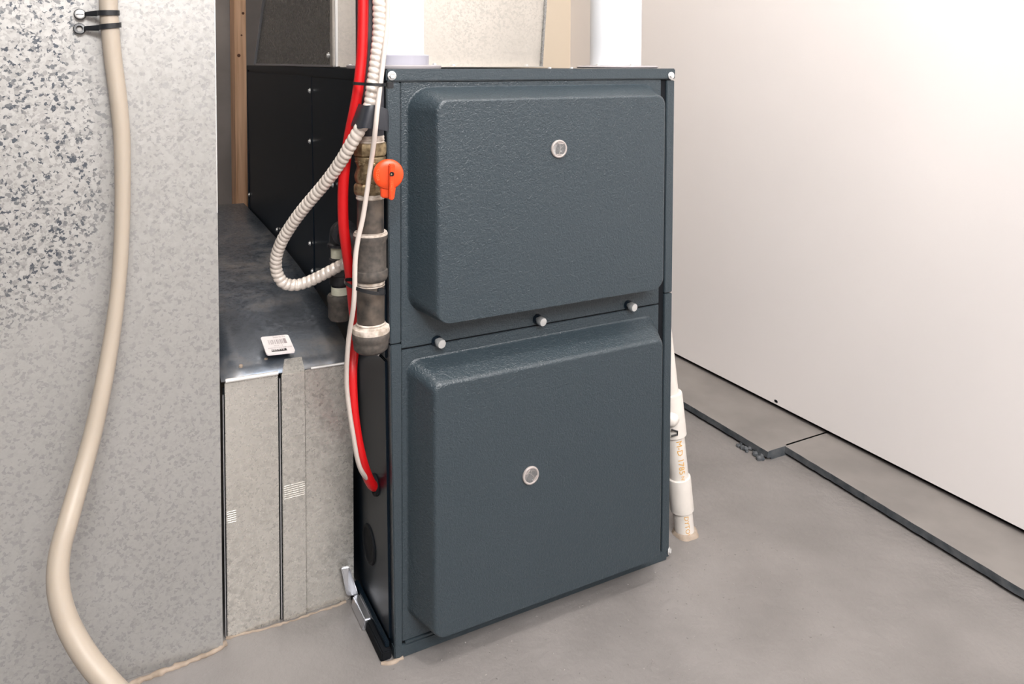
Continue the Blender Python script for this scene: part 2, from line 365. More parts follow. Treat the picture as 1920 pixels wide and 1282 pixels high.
def sight(d, x, z, rot):
    p = (x, -.0402, z)
    b = MB(); b.lathe([(.0118, -.001), (.0122, .0012), (.0116, .0026), (.0102, .0030), (.0092, .0024), (.0088, .0008)], p, (0, -1, 0), 36, caps=False); b.build('sight_glass_rim', M['ring'], d, smooth=60)
    b = MB(); b.lathe([(.0090, 0), (.0090, .0006)], p, (0, -1, 0), 30); b.build('sight_hole', M['lens_dark'], d)
    b = MB()   # inner tabs of the clear plug: a curved web and a straight web
    q = Matrix.Rotation(rot, 3, 'Y')
    pts = [Vector((-.0030 + .0046 * math.cos(a) , -.0014, .0085 * math.sin(a))) for a in [(-.5 + k / 10) * PI * .92 for k in range(11)]]
    b.tube([Vector(p) + q @ v for v in pts], .0006, 8)
    b.tube([Vector(p) + q @ v for v in (Vector((.0018, -.0014, .0005)), Vector((.006, -.0014, .0052)))], .00045, 8)
    for sx, sz, l in ((0.0015, .0074, .004), (0.0005, -.0076, .0045)):
        b.tube([Vector(p) + q @ Vector((sx - l, -.0014, sz)), Vector(p) + q @ Vector((sx + l, -.0014, sz))], .0013, 8)
    b.build('sight_glass_web', M['ring'], d, smooth=60)
    b = MB(); b.lathe([(.0086, .0016), (.0090, .0022), (.006, .0028), (.002, .0030)], p, (0, -1, 0), 30); b.build('sight_glass_lens', M['lens'], d, smooth=60)
sight(UD, *(0.2201, 0.6436), 0.1); sight(LD, *(0.1796, 0.2156), -0.8)
# chrome thumb screws along the door seam
for x, z in [(0.0635, 0.401), (0.2118, 0.4063), (0.3641, 0.4041)]:
    b = MB(); b.lathe([(.0030, 0), (.0030, .004), (.0054, .0045), (.0060, .0055), (.0060, .0120), (.0054, .0135), (.0020, .0137)], (x, -.0006, z), (.15, -1, -.05), 20)
    t_ = b.build('thumb_screw', M['zinc'], fur, smooth=40)
    b = MB(); b.lathe([(.0072, 0), (.0072, .0008)], (x, -.0004, z), (0, -1, 0), 18); b.build('screw_washer', M['side'], t_)
for p in [(0.0036, 0.7402), (0.4366, 0.7379)]: screw('flange_screw', fur, (p[0], -.0032, p[1]), (0, -1, 0), .0042, .0036)
for y, z in [(0.3727, 0.7092), (0.3789, 0.6251), (0.2408, 0.5726), (0.6665, 0.4229), (0.3924, 0.452), (0.3789, 0.4082), (0.034, 0.3856), (0.988, 0.4436)]: screw('side_screw', fur, (XL(z) - .0045, y, z), (-1, 0, 0), .0032, .003)
screw('foot_screw', fur, (W + .0005, .0005, .012), (.6, -.8, 0), .0042, .004)
# plugged knock-out and cable grommet in the side
gy, gz = (0.0926, 0.1004)
b = MB(); b.lathe([(.024, -.002), (.0262, .0), (.0250, .0022), (.0220, .0026), (.0205, .0008), (.012, .0004), (.002, .0004)], (XL(gz) - .0026, gy, gz), (-1, 0, 0), 36); b.build('knockout_plug', M['black'], fur, smooth=50)
gy2, gz2 = (0.0607, 0.1988)
b = MB(); b.lathe([(.0135, -.002), (.0145, .001), (.0135, .004), (.0105, .0045), (.0085, .002), (.004, .001)], (XL(gz2) - .0022, gy2, gz2), (-1, 0, 0), 28); b.build('cable_grommet', M['black'], fur, smooth=50)
# base: black foot rail with bright sheet clips at the boot end
b = MB(); b.hexa([(-.0110, .004, .0), (.004, .004, .0), (.004, .140, .0), (-.0110, .140, .0), (-.0090, .004, .012), (.004, .004, .012), (.004, .140, .012), (-.0090, .140, .012)]); b.build('base_rail', M['black'], fur, 0.0015)
b = MB(); b.box(-.0025, .003, .010, .146, .012, .019); b.build('base_lip', M['side'], fur, 0.001)
b = MB(); b.hexa([(-.0150, .068, .0), (-.0022, .068, .0), (-.0022, .122, .0), (-.0150, .122, .0), (-.0118, .068, .0145), (-.0022, .068, .0145), (-.0022, .122, .0145), (-.0118, .122, .0145)]); b.build('base_clip', M['steel'], fur, 0.0015)
b = MB(); b.hexa([(-.0200, .1225, .016), (-.0030, .1225, .010), (-.0030, .1275, .010), (-.0200, .1285, .016), (-.0270, .1265, .056), (-.0160, .1235, .056), (-.0160, .1285, .056), (-.0270, .1300, .056)]); b.build('base_clip', M['steel'], fur, 0.0015)

# ================================================================== PLENUM ON TOP
pl = thing('supply_plenum', (0.18, 0.55, H), 'galvanized sheet metal plenum standing on top of the furnace', 'duct')
PX0, PX1, PY = 0.0028, 0.3578, .25
zt = 1.30
def pxr(z): return PX1 + (z - H) * .075
def pyb(z): return .915 - (z - H) * .83
b = MB(); b.hexa([(PX0, PY, H), (PX1, PY, H), (PX1, PY + .004, H), (PX0, PY + .004, H), (PX0, PY, zt), (pxr(zt), PY, zt), (pxr(zt), PY + .004, zt), (PX0, PY + .004, zt)]); b.build('front_panel', M['galv_plenum'], pl, 0.0006)
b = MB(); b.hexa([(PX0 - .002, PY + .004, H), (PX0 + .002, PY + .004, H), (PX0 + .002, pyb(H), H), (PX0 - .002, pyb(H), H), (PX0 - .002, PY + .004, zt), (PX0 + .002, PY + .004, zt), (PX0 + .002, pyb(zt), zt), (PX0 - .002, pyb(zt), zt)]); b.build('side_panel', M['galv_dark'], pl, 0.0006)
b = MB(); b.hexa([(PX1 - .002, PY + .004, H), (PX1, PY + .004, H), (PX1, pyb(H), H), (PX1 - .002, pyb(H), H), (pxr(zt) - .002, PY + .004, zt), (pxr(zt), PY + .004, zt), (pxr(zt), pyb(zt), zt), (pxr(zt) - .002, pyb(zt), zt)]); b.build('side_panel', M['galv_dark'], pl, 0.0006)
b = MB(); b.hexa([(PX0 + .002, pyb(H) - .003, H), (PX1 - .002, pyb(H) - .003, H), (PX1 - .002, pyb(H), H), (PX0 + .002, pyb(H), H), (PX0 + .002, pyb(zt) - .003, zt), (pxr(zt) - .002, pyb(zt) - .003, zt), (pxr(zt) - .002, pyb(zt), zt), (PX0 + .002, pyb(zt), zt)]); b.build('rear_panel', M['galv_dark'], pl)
b = MB(); b.hexa([(PX0, PY, zt), (pxr(zt), PY, zt), (pxr(zt), pyb(zt), zt), (PX0, pyb(zt), zt), (PX0, PY, 2.45), (pxr(zt), PY, 2.45), (pxr(zt), pyb(zt), 2.45), (PX0, pyb(zt), 2.45)]); b.build('duct_riser', M['galv_plenum'], pl)
MB().box(PX0 - .0055, PX0 - .002, PY - .006, PY + .010, H + .001, zt).build('corner_seam', M['galv_plenum'], pl, 0.0012)
MB().box(PX0 - .001, PX0 + .0030, PY - .004, PY, H + .001, zt).build('corner_seam', M['bright_edge'], pl, 0.0008)
b = MB(); b.hexa([(PX0 - .006, pyb(H) - .004, H), (PX0 - .002, pyb(H) - .006, H), (PX0 - .002, pyb(H) + .006, H), (PX0 - .006, pyb(H) + .004, H), (PX0 - .006, pyb(zt) - .004, zt), (PX0 - .002, pyb(zt) - .006, zt), (PX0 - .002, pyb(zt) + .006, zt), (PX0 - .006, pyb(zt) + .004, zt)]); b.build('rear_seam', M['steel'], pl, 0.001)
MB().box(PX0 - .004, PX0 + .004, PY, pyb(H), H, H + .0035).build('foot_flange', M['steel'], pl, 0.0008)
MB().box(PX0 + .003, PX1, PY - .014, PY, H, H + .002).build('foot_flange', M['galv_plenum'], pl, 0.0005)
b = MB(); b.hexa([(PX1 - .001, PY - .004, H), (PX1 + .004, PY - .004, H), (PX1 + .004, PY + .004, H), (PX1 - .001, PY + .004, H), (pxr(zt) - .001, PY - .004, zt), (pxr(zt) + .002, PY - .004, zt), (pxr(zt) + .002, PY + .004, zt), (pxr(zt) - .001, PY + .004, zt)]); b.build('corner_seam', M['galv_dark'], pl, 0.0008)
screw('plenum_screw', pl, (PX0 - .002, PY + .034, H + .018), (-1, 0, 0), .0036)
for x in (PX0 + .020, PX0 + .19, PX1 - .030): screw('plenum_screw', pl, (x, PY - .007, H + .002), (0, 0, 1), .0032)

# ================================================================== VENT PIPES
v = thing('vent_pipe', (.036, .08, H), 'white plastic vent pipe in a grey collar, left one on the furnace top', 'pipe', None)
MB().lathe([(.0395, .004), (.0395, 1.69)], (.036, .08, H), seg=48).build('pipe', M['pvc'], v, smooth=50)
MB().lathe([(.0620, .0), (.0625, .001), (.0625, .0035), (.0615, .0045), (.044, .0048)], (.036, .08, H), seg=48).build('collar_flange', M['collar_plate'], v, smooth=40)
MB().lathe([(.0458, .0045), (.0462, .017), (.0448, .0182), (.0397, .0185)], (.036, .08, H), seg=48).build('collar', M['collar'], v, smooth=40)
screw('collar_screw', v, (.088, .066, H + .004), (0, 0, 1), .003)
v = thing('vent_pipe', (.395, .08, H), 'white plastic vent pipe on a flat dark flange, right one on the furnace top', 'pipe', None)
MB().lathe([(.0395, .003), (.0395, 1.69)], (.395, .08, H), seg=48).build('pipe', M['pvc'], v, smooth=50)
b = MB(); b.lathe([(.0615, .0), (.0632, .0018), (.0600, .0036), (.041, .0042)], (.3985, .08, H), seg=48); b.build('flange', M['collar_plate'], v, smooth=30)
for a in (3.5, 4.5): screw('flange_screw', v, (.3985 + .052 * math.cos(a), .08 + .052 * math.sin(a), H + .0036), (0, 0, 1), .0032)
# faint lettering running up the right pipe
def wrap_text(body, size, base, axis, facing, r, off):
    """lettering wrapped on a cylinder; reads along axis, letter tops towards +around"""
    vs, fs = text_shape(body, size)
    bm = bmesh.new(); bv = [bm.verts.new(p) for p in vs]
    for f in fs: bm.faces.new([bv[i] for i in f])
    bmesh.ops.triangulate(bm, faces=bm.faces); bmesh.ops.subdivide_edges(bm, edges=bm.edges[:], cuts=3, use_grid_fill=True)
    bm.verts.index_update(); vs = [v.co.copy() for v in bm.verts]; fs = [tuple(v.index for v in f.verts) for f in bm.faces]; bm.free()
    a = Vector(axis).normalized(); base = Vector(base)
    f = Vector(facing); f = (f - a * f.dot(a)).normalized(); g = f.cross(a)
    out = [base + a * p.x + (f * math.cos((p.y - off) / r) + g * math.sin((p.y - off) / r)) * (r + .00035) for p in vs]
    return MB().add(out, fs)
toc = (-.71, -1.0, 0)
wrap_text('US - SCH 40', .0085, (.395, .08, H + .008), (0, 0, 1), (-.30, -1.0, 0), .0395, .0).build('embossed_lettering', M['emboss'], v)
for x in (.255, .292): screw('top_screw', fur, (x + .01, .06, H - .0015), (0, 0, 1), .003)

# ================================================================== GAS PIPE
gx, gy0 = -.0278, -.015
gp = thing('gas_pipe', (gx, gy0, .41), 'black iron gas pipe with brass valve at the left front corner of the furnace', 'pipe')
def ring(name, prof, m, o=(gx, gy0, 0), seg=36, sm=40, parent=gp, axis=(0, 0, 1)): return MB().lathe(prof, o, axis, seg).build(name, M[m], parent, smooth=sm)
ring('upper_pipe', [(.0164, .664), (.0164, 2.45)], 'iron_black')
ring('pipe_thread', [(.0166, .660), (.0172, .6615), (.0166, .663), (.0171, .6645), (.0165, .666), (.0168, .668), (.0163, .670)], 'dust')
ring('valve_nut', [(.0175, .6445), (.0198, .6465), (.0205, .649), (.0205, .657), (.0198, .6605), (.0175, .6615)], 'brass', seg=8, sm=20)
ring('valve_body', [(.0178, .6445), (.0186, .643), (.0180, .6395), (.0186, .639), (.0170, .636), (.0158, .632), (.0172, .627), (.0190, .622), (.0184, .617), (.0166, .613), (.0186, .611)], 'brass')
ring('valve_nut', [(.0186, .6125), (.0202, .610), (.0202, .603), (.0190, .600), (.0168, .599)], 'brass', seg=8, sm=20)
b = MB()   # cast marks on the valve body
rnd = random.Random(2)
for i in range(26):
    a = rnd.uniform(2.6, 5.4); z = rnd.uniform(.606, .640)
    b.lathe([(.0018, -.001), (.0016, .0007), (.0006, .0011)], (gx + .0182 * math.cos(a), gy0 + .0182 * math.sin(a), z), (math.cos(a), math.sin(a), 0), 7)
tag(b.build('casting_marks', M['brass'], gp, smooth=60), kind='stuff')
ring('pipe_thread', [(.0166, .5935), (.0172, .595), (.0166, .5965), (.0171, .598), (.0165, .600)], 'dust')
ring('nipple', [(.0160, .545), (.0160, .600)], 'iron')
# tee: thick beads at the ends
ring('tee', [(.0165, .5525), (.0196, .5535), (.0203, .5505), (.0203, .5455), (.0188, .5425), (.0186, .5100), (.0189, .5065)], 'casting')
ring('tee_bead', [(.0186, .5085), (.0202, .5075), (.0207, .5040), (.0204, .4990), (.0186, .4955), (.0165, .4945)], 'casting')
ring('tee_dust', [(.0163, .5530), (.0190, .5541), (.0201, .5525), (.0204, .5500)], 'dust')
ring('pipe_thread', [(.0163, .4880), (.0169, .4890), (.0165, .4905), (.0170, .4925), (.0165, .4955)], 'dust')
ring('drip_nipple', [(.0166, .435), (.0166, .496)], 'iron')
ring('pipe_thread', [(.0168, .4385), (.0180, .4395), (.0170, .441), (.0177, .4425), (.0168, .444)], 'dust')
ring('cap_top', [(.0222, .4305), (.0226, .4350), (.0220, .4382), (.0168, .4400)], 'dust')
ring('drip_cap', [(.0090, .4075), (.0165, .4085), (.0203, .4120), (.0212, .4190), (.0213, .4225), (.0223, .4240), (.0225, .4320), (.0215, .4335)], 'casting')
# branch to the rear and its drip leg
dx, dy = (-0.0275, 0.12)
bz = .526
b = MB(); b.lathe([(.0150, .012), (.0172, .014), (.0178, .020), (.0160, .024), (.0112, .025)], (gx, gy0, bz), (dx - gx, dy - gy0, 0), 28); b.build('branch_outlet', M['casting'], gp)
b = MB(); b.tube([(gx, gy0, bz), (dx + (gx - dx) * .1, dy - .020, bz)], .0110, 20); b.build('branch_pipe', M['drip_black'], gp)
b = MB(); pts = smooth_path([(dx, dy - .026, bz + .004), (dx, dy - .012, bz + .004), (dx, dy - .003, bz + .001), (dx, dy, bz - .008), (dx, dy, bz - .0185)], .002)
b.tube(pts, lambda i, t: .0145 + (.0026 if i < 3 or i > len(pts) - 4 else 0), 26); b.build('elbow', M['drip_black'], gp, smooth=50)
o_ = (dx, dy, 0)
ring('label_band', [(.0126, .4925), (.0126, .5070)], 'teflon', o_)
ring('union', [(.0125, .456), (.0150, .457), (.0150, .468), (.0140, .470), (.0140, .480), (.0150, .482), (.0150, .491), (.0125, .4920)], 'drip_black', o_)
ring('union_nut', [(.0165, .4690), (.0178, .4700), (.0178, .4790), (.0165, .4800)], 'drip_black', o_, 8, 20)
ring('label_band', [(.0124, .4420), (.0124, .4530)], 'teflon', o_)
ring('drip_pipe', [(.0121, .43), (.0121, .515)], 'drip_black', o_)
ring('drip_cap', [(.0080, .4060), (.0140, .4075), (.0166, .4120), (.0168, .4320), (.0178, .4335), (.0178, .4400), (.0165, .4420), (.0121, .4425)], 'casting', o_)
# orange lever handle facing the room
hc = Vector((-0.0214, -0.062, 0.6281)); tilt = Matrix.Rotation(math.radians(-14), 3, 'Z')
def hp(x, y, z): return hc + tilt @ Vector((x, y, z))
b = MB(); b.lathe([(.007, .0), (.007, .036)], hc, (hc - Vector((gx, gy0, hc.z))) * -1, 16); b.build('valve_stem', M['brass'], gp)
b = MB()
prof = [(.0150, .006), (.0172, .0045), (.0176, .0015), (.0172, -.002), (.0158, -.0034), (.010, -.0042), (.002, -.0044)]
seg = 40; o0 = 0
for r, yy in prof:
    for k in range(seg): b.v.append(tuple(hp(r * math.cos(2 * PI * k / seg), yy, r * math.sin(2 * PI * k / seg))))
b.f += [(i * seg + k, i * seg + (k + 1) % seg, (i + 1) * seg + (k + 1) % seg, (i + 1) * seg + k) for i in range(len(prof) - 1) for k in range(seg)]
b.f += [tuple(range(seg)), tuple(range((len(prof) - 1) * seg, len(prof) * seg))]
hd = b.build('valve_handle', M['orange'], gp, smooth=50)
b = MB()   # tapered lever tongue and raised rib
b.hexa([hp(-.0086, .004, -.0268), hp(.0070, .004, -.0280), hp(.0096, .004, -.010), hp(-.0104, .004, -.008)] + [hp(-.0080, -.0010, -.0265), hp(.0064, -.0034, -.0277), hp(.0090, -.0034, -.008), hp(-.0098, -.0024, -.006)])
b.build('lever_tongue', M['orange'], hd, 0.0012, smooth=40)
b = MB()
b.hexa([hp(-.0006, -.001, -.0285), hp(.0062, -.001, -.0285), hp(.0080, -.001, .0135), hp(-.0004, -.001, .0135)] + [hp(.0006, -.0105, -.0278), hp(.0054, -.0105, -.0278), hp(.0060, -.0112, .0118), hp(.0008, -.0112, .0118)])
b.build('lever_rib', M['orange'], hd, 0.0010, smooth=40)
b = MB(); b.lathe([(.0022, 0), (.0026, .0006), (.0014, .0008)], hp(.0032, -.0109, .002), tilt @ Vector((0, -1, 0)), 14); b.build('lever_hole', M['black'], hd)
b = MB(); b.lathe([(.0011, 0), (.0011, .0014), (.0005, .0017)], hp(.0024, -.0110, .0016), tilt @ Vector((0, -1, 0)), 10); b.build('handle_screw', M['brass'], hd)
# raised word curving round the left of the dial and down the rib
vs, fs = text_shape('CLOSE', .0042)
out = []
for p in vs:
    a = 2.55 + p.x / .0115; r = .0142 - p.y
    out.append(hp(r * math.cos(a), -.0042 - .0004, r * math.sin(a)))
MB().add(out, fs).build('raised_lettering', M['orange_light'], hd)
vs, fs = text_shape('ITALY', .0036)
MB().add([hp(.0016 + p.y, -.0112, -.006 - p.x * 1.3) for p in vs], fs).build('raised_lettering', M['orange_light'], hd)

# ================================================================== CABLES AND CONDUIT
RED = [(-.039, -.03, 2.44), (-.039, -.03, 1.7), (-.039, -.03, 1.1)] + [(-0.04, -0.03, 0.8659), (-0.0402, -0.03, 0.8289), (-0.041, -0.03, 0.7918), (-0.0424, -0.03, 0.7608), (-0.0464, -0.03, 0.7267), (-0.0501, -0.025, 0.6985), (-0.0531, -0.015, 0.6696), (-0.0556, -0.005, 0.6338), (-0.0569, 0.0, 0.6012), (-0.0551, 0.005, 0.5615), (-0.0499, 0.01, 0.5274), (-0.0426, 0.02, 0.4912), (-0.035, 0.035, 0.4526), (-0.0309, 0.04, 0.4164), (-0.0346, 0.035, 0.3913), (-0.0397, 0.025, 0.3685), (-0.04, 0.02, 0.3299), (-0.0361, 0.02, 0.2952), (-0.0286, 0.025, 0.2606), (-0.0164, 0.04, 0.2264), (-0.0041, 0.052, 0.2027), (0.0065, 0.058, 0.1992)]
WHITE = [(-.0159, -.05, 2.44), (-.0159, -.05, 1.7), (-.0159, -.05, 1.1)] + [(-0.0171, -0.05, 0.8651), (-0.0173, -0.05, 0.8284), (-0.0186, -0.05, 0.7977), (-0.0233, -0.054, 0.7669), (-0.0292, -0.06, 0.7365), (-0.0351, -0.066, 0.7065), (-0.0377, -0.066, 0.6824), (-0.0377, -0.058, 0.6605), (-0.0384, -0.05, 0.6382), (-0.0423, -0.048, 0.6073), (-0.0466, -0.045, 0.5762), (-0.0518, -0.043, 0.5515), (-0.0548, -0.042, 0.5267), (-0.055, -0.04, 0.4951), (-0.0555, -0.035, 0.4687), (-0.0558, -0.02, 0.4357), (-0.0557, -0.01, 0.4035), (-0.0537, 0.0, 0.3669), (-0.0491, 0.005, 0.3311), (-0.0425, 0.01, 0.2942), (-0.0364, 0.015, 0.2636), (-0.0273, 0.025, 0.2397), (-0.009, 0.048, 0.2122), (0.0051, 0.058, 0.2017)]
COND = [(-.0248, -.045, 2.44), (-.0248, -.045, 1.7), (-.0248, -.045, 1.1)] + [(-0.0257, -0.045, 0.8652), (-0.0258, -0.045, 0.8284), (-0.0259, -0.045, 0.7977), (-0.0279, -0.045, 0.7731), (-0.0306, -0.045, 0.7516), (-0.0339, -0.045, 0.73), (-0.0371, -0.045, 0.7085), (-0.0435, -0.045, 0.6902), (-0.0499, -0.043, 0.678), (-0.0558, -0.035, 0.664), (-0.0616, -0.022, 0.6468), (-0.0681, -0.006, 0.629), (-0.0762, 0.012, 0.6105), (-0.0862, 0.032, 0.5908), (-0.096, 0.052, 0.5706), (-0.1048, 0.072, 0.549), (-0.1118, 0.09, 0.5272), (-0.1152, 0.104, 0.5053), (-0.1131, 0.112, 0.4844), (-0.1041, 0.114, 0.4687), (-0.0883, 0.114, 0.4639), (-0.0718, 0.11, 0.4677), (-0.0561, 0.102, 0.4762), (-0.0402, 0.095, 0.4852), (-0.0255, 0.091, 0.4929), (-0.0098, 0.09, 0.4999)]
pr = smooth_path(RED, .006)
tag(MB().tube(pr, .0064, 16).build('red_cable', M['red'], smooth=60), 'thick red cable running down beside the gas pipe into the furnace side', 'cable')
pw = smooth_path(WHITE, .006)
tag(MB().tube(pw, .0029, 12).build('white_cable', M['cable'], smooth=60), 'thin white cable hanging in front of the gas pipe', 'cable')
pc = smooth_path(COND, .0009); pitch = .0071
cd = thing('flexible_conduit', COND[-1], 'pale ribbed flexible metal conduit looping over the boot', 'conduit')
def crad(i, th):
    return .0079 * (.78 + .22 * math.sqrt(abs(math.sin(PI * i * .0009 / pitch + th * .5))))
MB().tube(pc[:-22], crad, 16).build('ribbed_sheath', M['conduit'], cd, smooth=80)
b = MB(); b.tube(smooth_path(COND, .002)[-12:], .0066, 16); b.build('conduit_connector', M['steel'], cd, smooth=40)
def tie(name, c, ru, rv, h, tiltv, label, head, parent=None, group=None):
    """flat strap round an oval bundle; c centre, ru/rv semi-axes in x/y, head on the right"""
    root = thing(name, c, label, 'zip tie', group)
    n = 40; b = MB(); c = Vector(c)
    for k in range(n):
        a = 2 * PI * k / n
        for dr, dz in ((0, -h / 2), (0, h / 2), (.0011, h / 2), (.0011, -h / 2)):
            x = (ru + dr) * math.cos(a); y = (rv + dr) * math.sin(a)
            b.v.append(tuple(c + Vector((x, y, dz + tiltv * x))))
    for k in range(n):
        for j in range(4):
            b.f.append((k * 4 + j, k * 4 + (j + 1) % 4, ((k + 1) % n) * 4 + (j + 1) % 4, ((k + 1) % n) * 4 + j))
    b.build('strap', M['tie'], root, smooth=30)
    hx, hy, hz = head; b = MB(); b.box(hx - .0042, hx + .0034, hy - .0032, hy + .0022, hz - .0036, hz + .0036); b.build('tie_head', M['tie'], root, 0.0008)
    return root
tie('zip_tie', (-0.0363, -0.041, 0.7315), 0.0172, .0250, .0034, -.05, 'black zip tie binding the red cable, ribbed conduit and white cable together', (-0.0201, -0.0655, 0.7305))
tie('zip_tie', (-0.0373, -0.022, 0.4901), 0.0224, .029, .0042, -.30, 'black zip tie round the gas pipe above its bottom cap', (-0.0258, -0.047, 0.4892))
# black tape round conduit and pipe
tc = Vector((-0.0319, -0.032, 0.6925)); b = MB(); n = 40; hgt = .026
def sq(v): return math.copysign(abs(v) ** .45, v)
for j, (dz, k_) in enumerate(((-hgt / 2, 1.0), (-hgt / 4, 1.02), (0, 1.015), (hgt / 4, 1.02), (hgt / 2, .99))):
    for k in range(n):
        a = 2 * PI * k / n; x = 0.0171 * k_ * sq(math.cos(a)); y = .0285 * k_ * sq(math.sin(a))
        b.v.append(tuple(tc + Vector((x - .002 + (dz * .28 if x < 0 else 0), y, dz - .20 * x + .0012 * math.sin(3 * a)))))
b.f += [(j * n + k, j * n + (k + 1) % n, (j + 1) * n + (k + 1) % n, (j + 1) * n + k) for j in range(4) for k in range(n)]
tag(b.build('electrical_tape', M['tape'], smooth=60), 'wide black tape wrapped round the conduit and the gas pipe', 'tape')

# ================================================================== RETURN BOOT
bt = thing('return_boot', (-.09, .6, 0), 'galvanized return duct boot between the wide duct and the furnace', 'duct')
BY = .1375
prof = [(BY, .3385), (.16, .349), (.20, .361), (.27, .374), (.34, .3835), (.48, .396), (.63, .404), (.85, .409), (1.06, .412)]
XB0, XB1 = -.1795, -.0045
b = MB(); nx = 6
for y, z in prof:
    for i in range(nx + 1):
        t = i / nx; b.v.append((XB0 + (XB1 - XB0) * t, y, z + (.0045 * (1 - t) if y < .15 else .003 * (1 - t)) - .0))
b.f += [(j * (nx + 1) + i, j * (nx + 1) + i + 1, (j + 1) * (nx + 1) + i + 1, (j + 1) * (nx + 1) + i) for j in range(len(prof) - 1) for i in range(nx)]
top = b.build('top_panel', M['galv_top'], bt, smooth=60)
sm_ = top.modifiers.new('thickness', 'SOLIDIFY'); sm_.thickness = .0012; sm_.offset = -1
MB().hexa([(XB0, 1.058, 0), (XB1, 1.058, 0), (XB1, 1.062, 0), (XB0, 1.062, 0), (XB0, 1.058, .408), (XB1, 1.058, .408), (XB1, 1.062, .408), (XB0, 1.062, .408)]).build('rear_panel', M['galv_fine'], bt)
MB().box(XB0 + .002, XB1 - .001, BY + .004, BY + .006, 0, .333).build('seam_backing', M['black'], bt)
cl0, cl1 = (-0.105, -0.0723)
def panel(x0, x1, ztl, ztr, yf=BY, nm='front_panel'):
    MB().hexa([(x0, yf, .0), (x1, yf, .0), (x1, BY + .004, .0), (x0, BY + .004, .0), (x0, yf, ztl), (x1, yf, ztr), (x1, BY + .004, ztr), (x0, BY + .004, ztl)]).build(nm, M['galv_fine'], bt, 0.0007)
panel(XB0 + .0042, cl0 - .0030, .3405, .3400)
panel(cl0 + .0014, cl1 - .0006, .3395, .3390, BY - .0028, 'slip_cleat')
panel(cl1 + .0004, XB1 - .0012, .3390, .3360)
# bright curled edge of the seam
b = MB(); b.tube([(cl0 - .0008, BY - .0004, .004), (cl0 - .0008, BY - .0004, .334)], .0010, 8); b.build('seam_curl', M['steel'], bt, smooth=60)
b = MB(); b.tube([(XB0 + .0018, BY - .0004, .004), (XB0 + .0018, BY - .0004, .326)], .0009, 8); b.build('seam_curl', M['steel'], bt, smooth=60)
b = MB(); b.tube([(XB0 + .0050, BY - .001, .3436), (cl0 - .003, BY - .001, .3420)], .0028, 10); b.build('folded_hem', M['bright_edge'], bt, smooth=60)
b = MB(); b.tube([(cl1 + .008, BY - .001, .3402), (XB1 - .008, BY - .001, .3386)], .0019, 10); b.build('folded_hem', M['bright_edge'], bt, smooth=60)
b = MB(); b.hexa([(cl0 + .002, BY - .003, .3395), (cl1 - .0005, BY - .003, .3390), (cl1 - .0005, BY - .0018, .3390), (cl0 + .002, BY - .0018, .3395), (cl0 + .009, BY + .016, .3530), (cl1 - .0005, BY + .016, .3520), (cl1 - .0005, BY + .0172, .3512), (cl0 + .009, BY + .0172, .3522)]); b.build('folded_tab', M['galv_fine'], bt, 0.0004)
MB().box(-.0105, -.0025, BY - .004, BY + .002, .292, .3400).build('corner_clip', M['steel'], bt, 0.0008)
for x0, x1, z0, n in ((cl0 + .003, cl1 - .002, .1690, 7), (XB0 + .0055, XB0 + .0165, .1545, 6)):
    for k in range(n):
        b = MB(); yy = (BY - .0030) if x1 > cl0 + .01 else BY - .0002
        b.tube([(x0, yy, z0 + k * .0029), (x1, yy, z0 + k * .0029)], .0006, 8); b.build('pressed_rib', M['galv_fine'], bt, smooth=60)
for x, y in ((-.152, .158), (-.118, .166)):
    b = MB(); b.lathe([(.003, -.002), (.0024, .0012), (.001, .0016)], (x, y, .352), (0, -.4, 1), 12); b.build('rivet', M['caulk'], bt)
# paper label lying on the boot
def stk(u, v_, up=.0):   # u along the front edge, v away from the viewer
    a, b_, c, d = [Vector(p) for p in [(-0.12, 0.1497, 0.362), (-0.0832, 0.1437, 0.362), (-0.0834, 0.1897, 0.371), (-0.1204, 0.1937, 0.372)]]   # near left, near right, far right, far left
    p = a.lerp(b_, u).lerp(d.lerp(c, u), v_); return p + Vector((0, -.12, 1)) * up
lb = thing('barcode_label', stk(.5, .5), 'small white barcode label stuck on the dark top of the boot', 'label')
pts = rrect(0, 1, 0, 1, .09, 5); b = MB()
n = len(pts); b.v = [tuple(stk(x, z, .0026)) for x, z in pts] + [tuple(stk(x, z, .0006)) for x, z in pts]
b.f = [tuple(range(n)), tuple(range(n, 2 * n))[::-1]] + [(i, (i + 1) % n, n + (i + 1) % n, n + i) for i in range(n)]
b.build('paper', M['paper'], lb, smooth=30)
def flat(nm, rects, m, up=.003):
    b = MB()
    for x0, x1, z0, z1 in rects: b.add([stk(x0, z0, up), stk(x1, z0, up), stk(x1, z1, up), stk(x0, z1, up)], [(0, 1, 2, 3)])
    return b.build(nm, M[m], lb)
flat('number_panel', [(.20, .73, .10, .22)], 'ink')
rnd = random.Random(4); bars = []; x = .20
while x < .84:
    wdt = rnd.choice((.012, .018, .03)); bars.append((x, x + wdt, .50, .76)); x += wdt + rnd.choice((.012, .02, .034))
bars.append((.74, .84, .50, .78))
tag(flat('barcode', bars, 'ink_grey'), kind='stuff')
def label_text(body, x, z, size, m, up=.0034):
    vs, fs = text_shape(body, 1.0)   # printed upside down for this viewer
    wd = max(p.x for p in vs)
    MB().add([stk(x - p.x * size / .8 * 1.0, z - p.y * size, up) for p in vs], fs).build('printed_lettering', M[m], lb)
label_text('868989', .66, .205, .125, 'paper', .0036)
label_text('RETURN 0-2-3 060404', .95, .305, .07, 'ink_grey'); label_text('6 - 2109', .66, .42, .075, 'ink_grey')
label_text('606 06 0000', .86, .89, .07, 'ink_grey'); label_text('ALL DUCT 30', .82, .96, .055, 'ink_grey')

